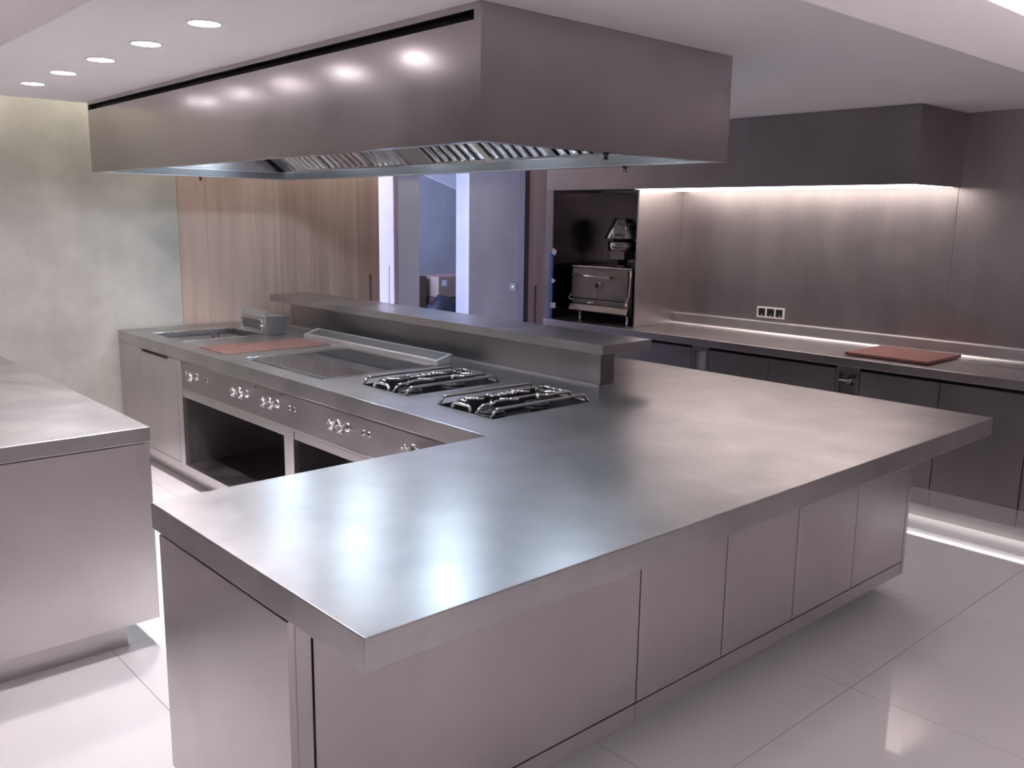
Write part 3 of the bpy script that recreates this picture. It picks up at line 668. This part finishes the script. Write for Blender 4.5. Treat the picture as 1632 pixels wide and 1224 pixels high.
# sloping filter banks rising from both long gutters to a flat ridge
zl, zr, xr = hz+0.054, 2.19, 0.37
cxm = (hx0+hx1)/2
MOD = [(2.74, 3.225), (3.226, 3.71), (3.711, 4.215), (4.421, 4.83), (4.831, 5.34), (5.341, 5.81)]
BLANK = [(2.33, 2.739), (4.216, 4.42), (5.811, 5.95)]
for sd in (-1, 1):
    xe = cxm+sd*((hx1-hx0)/2-gi-0.004); xi = cxm+sd*xr
    nrm = Vector((sd*(zr-zl), 0, abs(xe-xi))).normalized()
    def P(t, y, off): return Vector((xe+(xi-xe)*t, y, zl+(zr-zl)*t))+nrm*off
    def slat(bm, t0, t1, y0, y1, o0, o1):
        vs = [bm.verts.new(P(t, y, o)) for t in (t0, t1) for y in (y0, y1) for o in (o0, o1)]
        for f in ((0, 1, 3, 2), (4, 6, 7, 5), (0, 4, 5, 1), (2, 3, 7, 6), (0, 2, 6, 4), (1, 5, 7, 3)): bm.faces.new([vs[i] for i in f])
    for y0, y1 in MOD:
        bm = bmesh.new()
        for a, c in ((y0, y0+0.022), (y1-0.022, y1)): slat(bm, 0.0, 1.0, a, c, -0.004, 0.03)
        slat(bm, 0.0, 0.05, y0+0.022, y1-0.022, -0.004, 0.03); slat(bm, 0.95, 1.0, y0+0.022, y1-0.022, -0.004, 0.03)
        fo = link('baffle_filter', bm, S_POL, ih)
        nsl = 6; pw = (y1-y0-0.044)/nsl
        for k in range(nsl):
            bm = bmesh.new(); ya = y0+0.022+k*pw
            for q in range(6):                     # half-round baffle
                t0, t1 = math.pi*q/6, math.pi*(q+1)/6; rr = pw*0.33; ym = ya+pw*0.5
                vs = []
                for tt in (0.05, 0.95):
                    for an in (t0, t1): vs.append(bm.verts.new(P(tt, ym-rr*math.cos(an), 0.012-0.015*math.sin(an))))
                f = bm.faces.new((vs[0], vs[1], vs[3], vs[2])); f.smooth = True
            link('slat', bm, S_POL, fo)
        bm = bmesh.new(); slat(bm, 0.05, 0.95, y0+0.022, y1-0.022, 0.026, 0.030); link('filter_back', bm, IRON, fo)
    for y0, y1 in BLANK:
        bm = bmesh.new(); slat(bm, 0.0, 1.0, y0, y1, 0.0, 0.006); link('blank_sheet', bm, S_FACE, ih)
box('ridge_sheet', (cxm-xr, cxm+xr), (2.33, 5.95), (zr+0.001, zr+0.006), S_POL, ih, 0)
for x in (cxm+0.30,):
    for y in (2.75, 3.65, 4.55, 5.45):
        lo = box('lamp_housing', (x-0.065, x+0.065), (y-0.085, y+0.085), (zr-0.018, zr+0.0005), WHITEP, ih, 0.001)
        box('lamp_glass', (x-0.055, x+0.055), (y-0.07, y+0.07), (zr-0.0215, zr-0.0185), E_HOOD, lo, 0)
for p in ((2.531, hy0+0.030), (2.585, hy1-0.03), (3.222, 2.80)):
    lathe('drain_plug', [(0.012, 0.0), (0.012, -0.010), (0.007, -0.012), (0.007, -0.020), (0.010, -0.022), (0.010, -0.026)], (p[0], p[1], hz+0.001), IRON, ih, 'z', 12)

# ------------------------------------------------------------------ CEILING DOWNLIGHTS
def downlight(x, y, zc, power, label, group):
    o = thing('downlight', (x, y, zc-0.003), label, 'downlight', group)
    lathe('lens', [(0.054, zc-0.0035), (0.054, zc-0.0005)], (x, y, 0), E_DOWN, o, 'z', 32)
    bm = bmesh.new(); N = 40
    for q in range(N):
        t0, t1 = 2*math.pi*q/N, 2*math.pi*(q+1)/N
        v = [bm.verts.new((x+r*math.cos(t), y+r*math.sin(t), z)) for z in (zc-0.004, zc-0.0005) for r, t in ((0.0545, t0), (0.062, t0), (0.062, t1), (0.0545, t1))]
        for f in ((0, 1, 2, 3), (7, 6, 5, 4), (1, 2, 6, 5), (3, 0, 4, 7)): bm.faces.new([v[i] for i in f])
    link('trim_ring', bm, PLASTER, o)
    l = bpy.data.lights.new('downlight_beam', 'SPOT'); l.energy = power; l.color = DOWN_C; l.spot_size = math.radians(150); l.spot_blend = 1.0; l.shadow_soft_size = 0.05
    lo = bpy.data.objects.new('downlight_beam', l); COL.objects.link(lo); lo.parent = o; lo.location = (0, 0, -0.012)
names = ['nearest the viewer', 'second from the viewer', 'third from the viewer', 'fourth from the viewer', 'closest to the concrete wall']
for k, y in enumerate((3.23, 3.78, 4.317, 4.856, 5.384)):
    downlight(1.436, y, CZ, SPOT_W, 'round ceiling downlight left of the hood, %s' % names[k], 'row of ceiling downlights')
for k, x in enumerate((-0.9, 0.2, 1.3, 2.4)):      # unseen lamps added behind the viewer to brighten the cabinet fronts
    downlight(x, -1.2, 2.86, ROOM_W, 'added unseen downlight behind the viewer, %s' % ['leftmost of four', 'second of four from the left', 'third of four from the left', 'rightmost of four'][k], 'added downlights behind the viewer')

# ------------------------------------------------------------------ CORRIDOR CLUTTER
def carton(name, x, y, z, mat, label):
    o = thing(name, ((x[0]+x[1])/2, (y[0]+y[1])/2, z[0]), label, 'box')
    box('carton', x, y, z, mat, o, 0.004)
    box('flap', (x[0]+0.002, (x[0]+x[1])/2-0.002), (y[0]+0.002, y[1]-0.002), (z[1]+0.0005, z[1]+0.006), mat, o, 0.001)
    box('flap', ((x[0]+x[1])/2+0.002, x[1]-0.002), (y[0]+0.002, y[1]-0.002), (z[1]+0.0005, z[1]+0.006), mat, o, 0.001)
    return o
carton('cardboard_box', (5.75, 6.38), (8.60, 9.05), (0.0, 0.52), CARDD, 'dark box at the bottom of the pile seen through the doorway')
carton('cardboard_box', (5.72, 6.42), (8.60, 9.05), (0.53, 1.012), CARDD, 'dark brown box left of the pale carton in the doorway')
carton('cardboard_box', (6.46, 7.10), (8.45, 8.95), (0.0, 0.76), CARDD, 'large dark box carrying the pale carton')
co = carton('cardboard_box', (6.48, 7.06), (8.45, 8.95), (0.77, 1.005), CARD, 'pale carton with a white label on top of the pile in the doorway')
box('paper_label', (6.525, 6.60), (8.4475, 8.4495), (0.905, 0.975), PAPER, co, 0)
bm = bmesh.new()
bmesh.ops.create_icosphere(bm, subdivisions=3, radius=1.0)
for v in bm.verts:
    n_ = 1+0.10*math.sin(9*v.co.x+3*v.co.z)*math.cos(7*v.co.y+2*v.co.x)
    v.co = Vector((6.34+v.co.x*0.30*n_, 8.16+v.co.y*0.22*n_, max(0.0, 0.40+v.co.z*0.42*n_)))
for f in bm.faces: f.smooth = True
tag(link('plastic_bag', bm, BAG), 'black plastic bag in front of the boxes in the doorway', 'bag')
sw = thing('wall_switch', (6.65, 7.34, 1.0), 'small grey switch with a green light on the concrete wall', 'switch')
kx = 7.35/6.512
box('switch_plate', (5.855*kx, 5.93*kx), (7.340, 7.3495), (0.925, 1.005), S_POL, sw, 0.002)
box('indicator', (5.885*kx, 5.898*kx), (7.3375, 7.3395), (0.960, 0.972), E_LED, sw, 0)
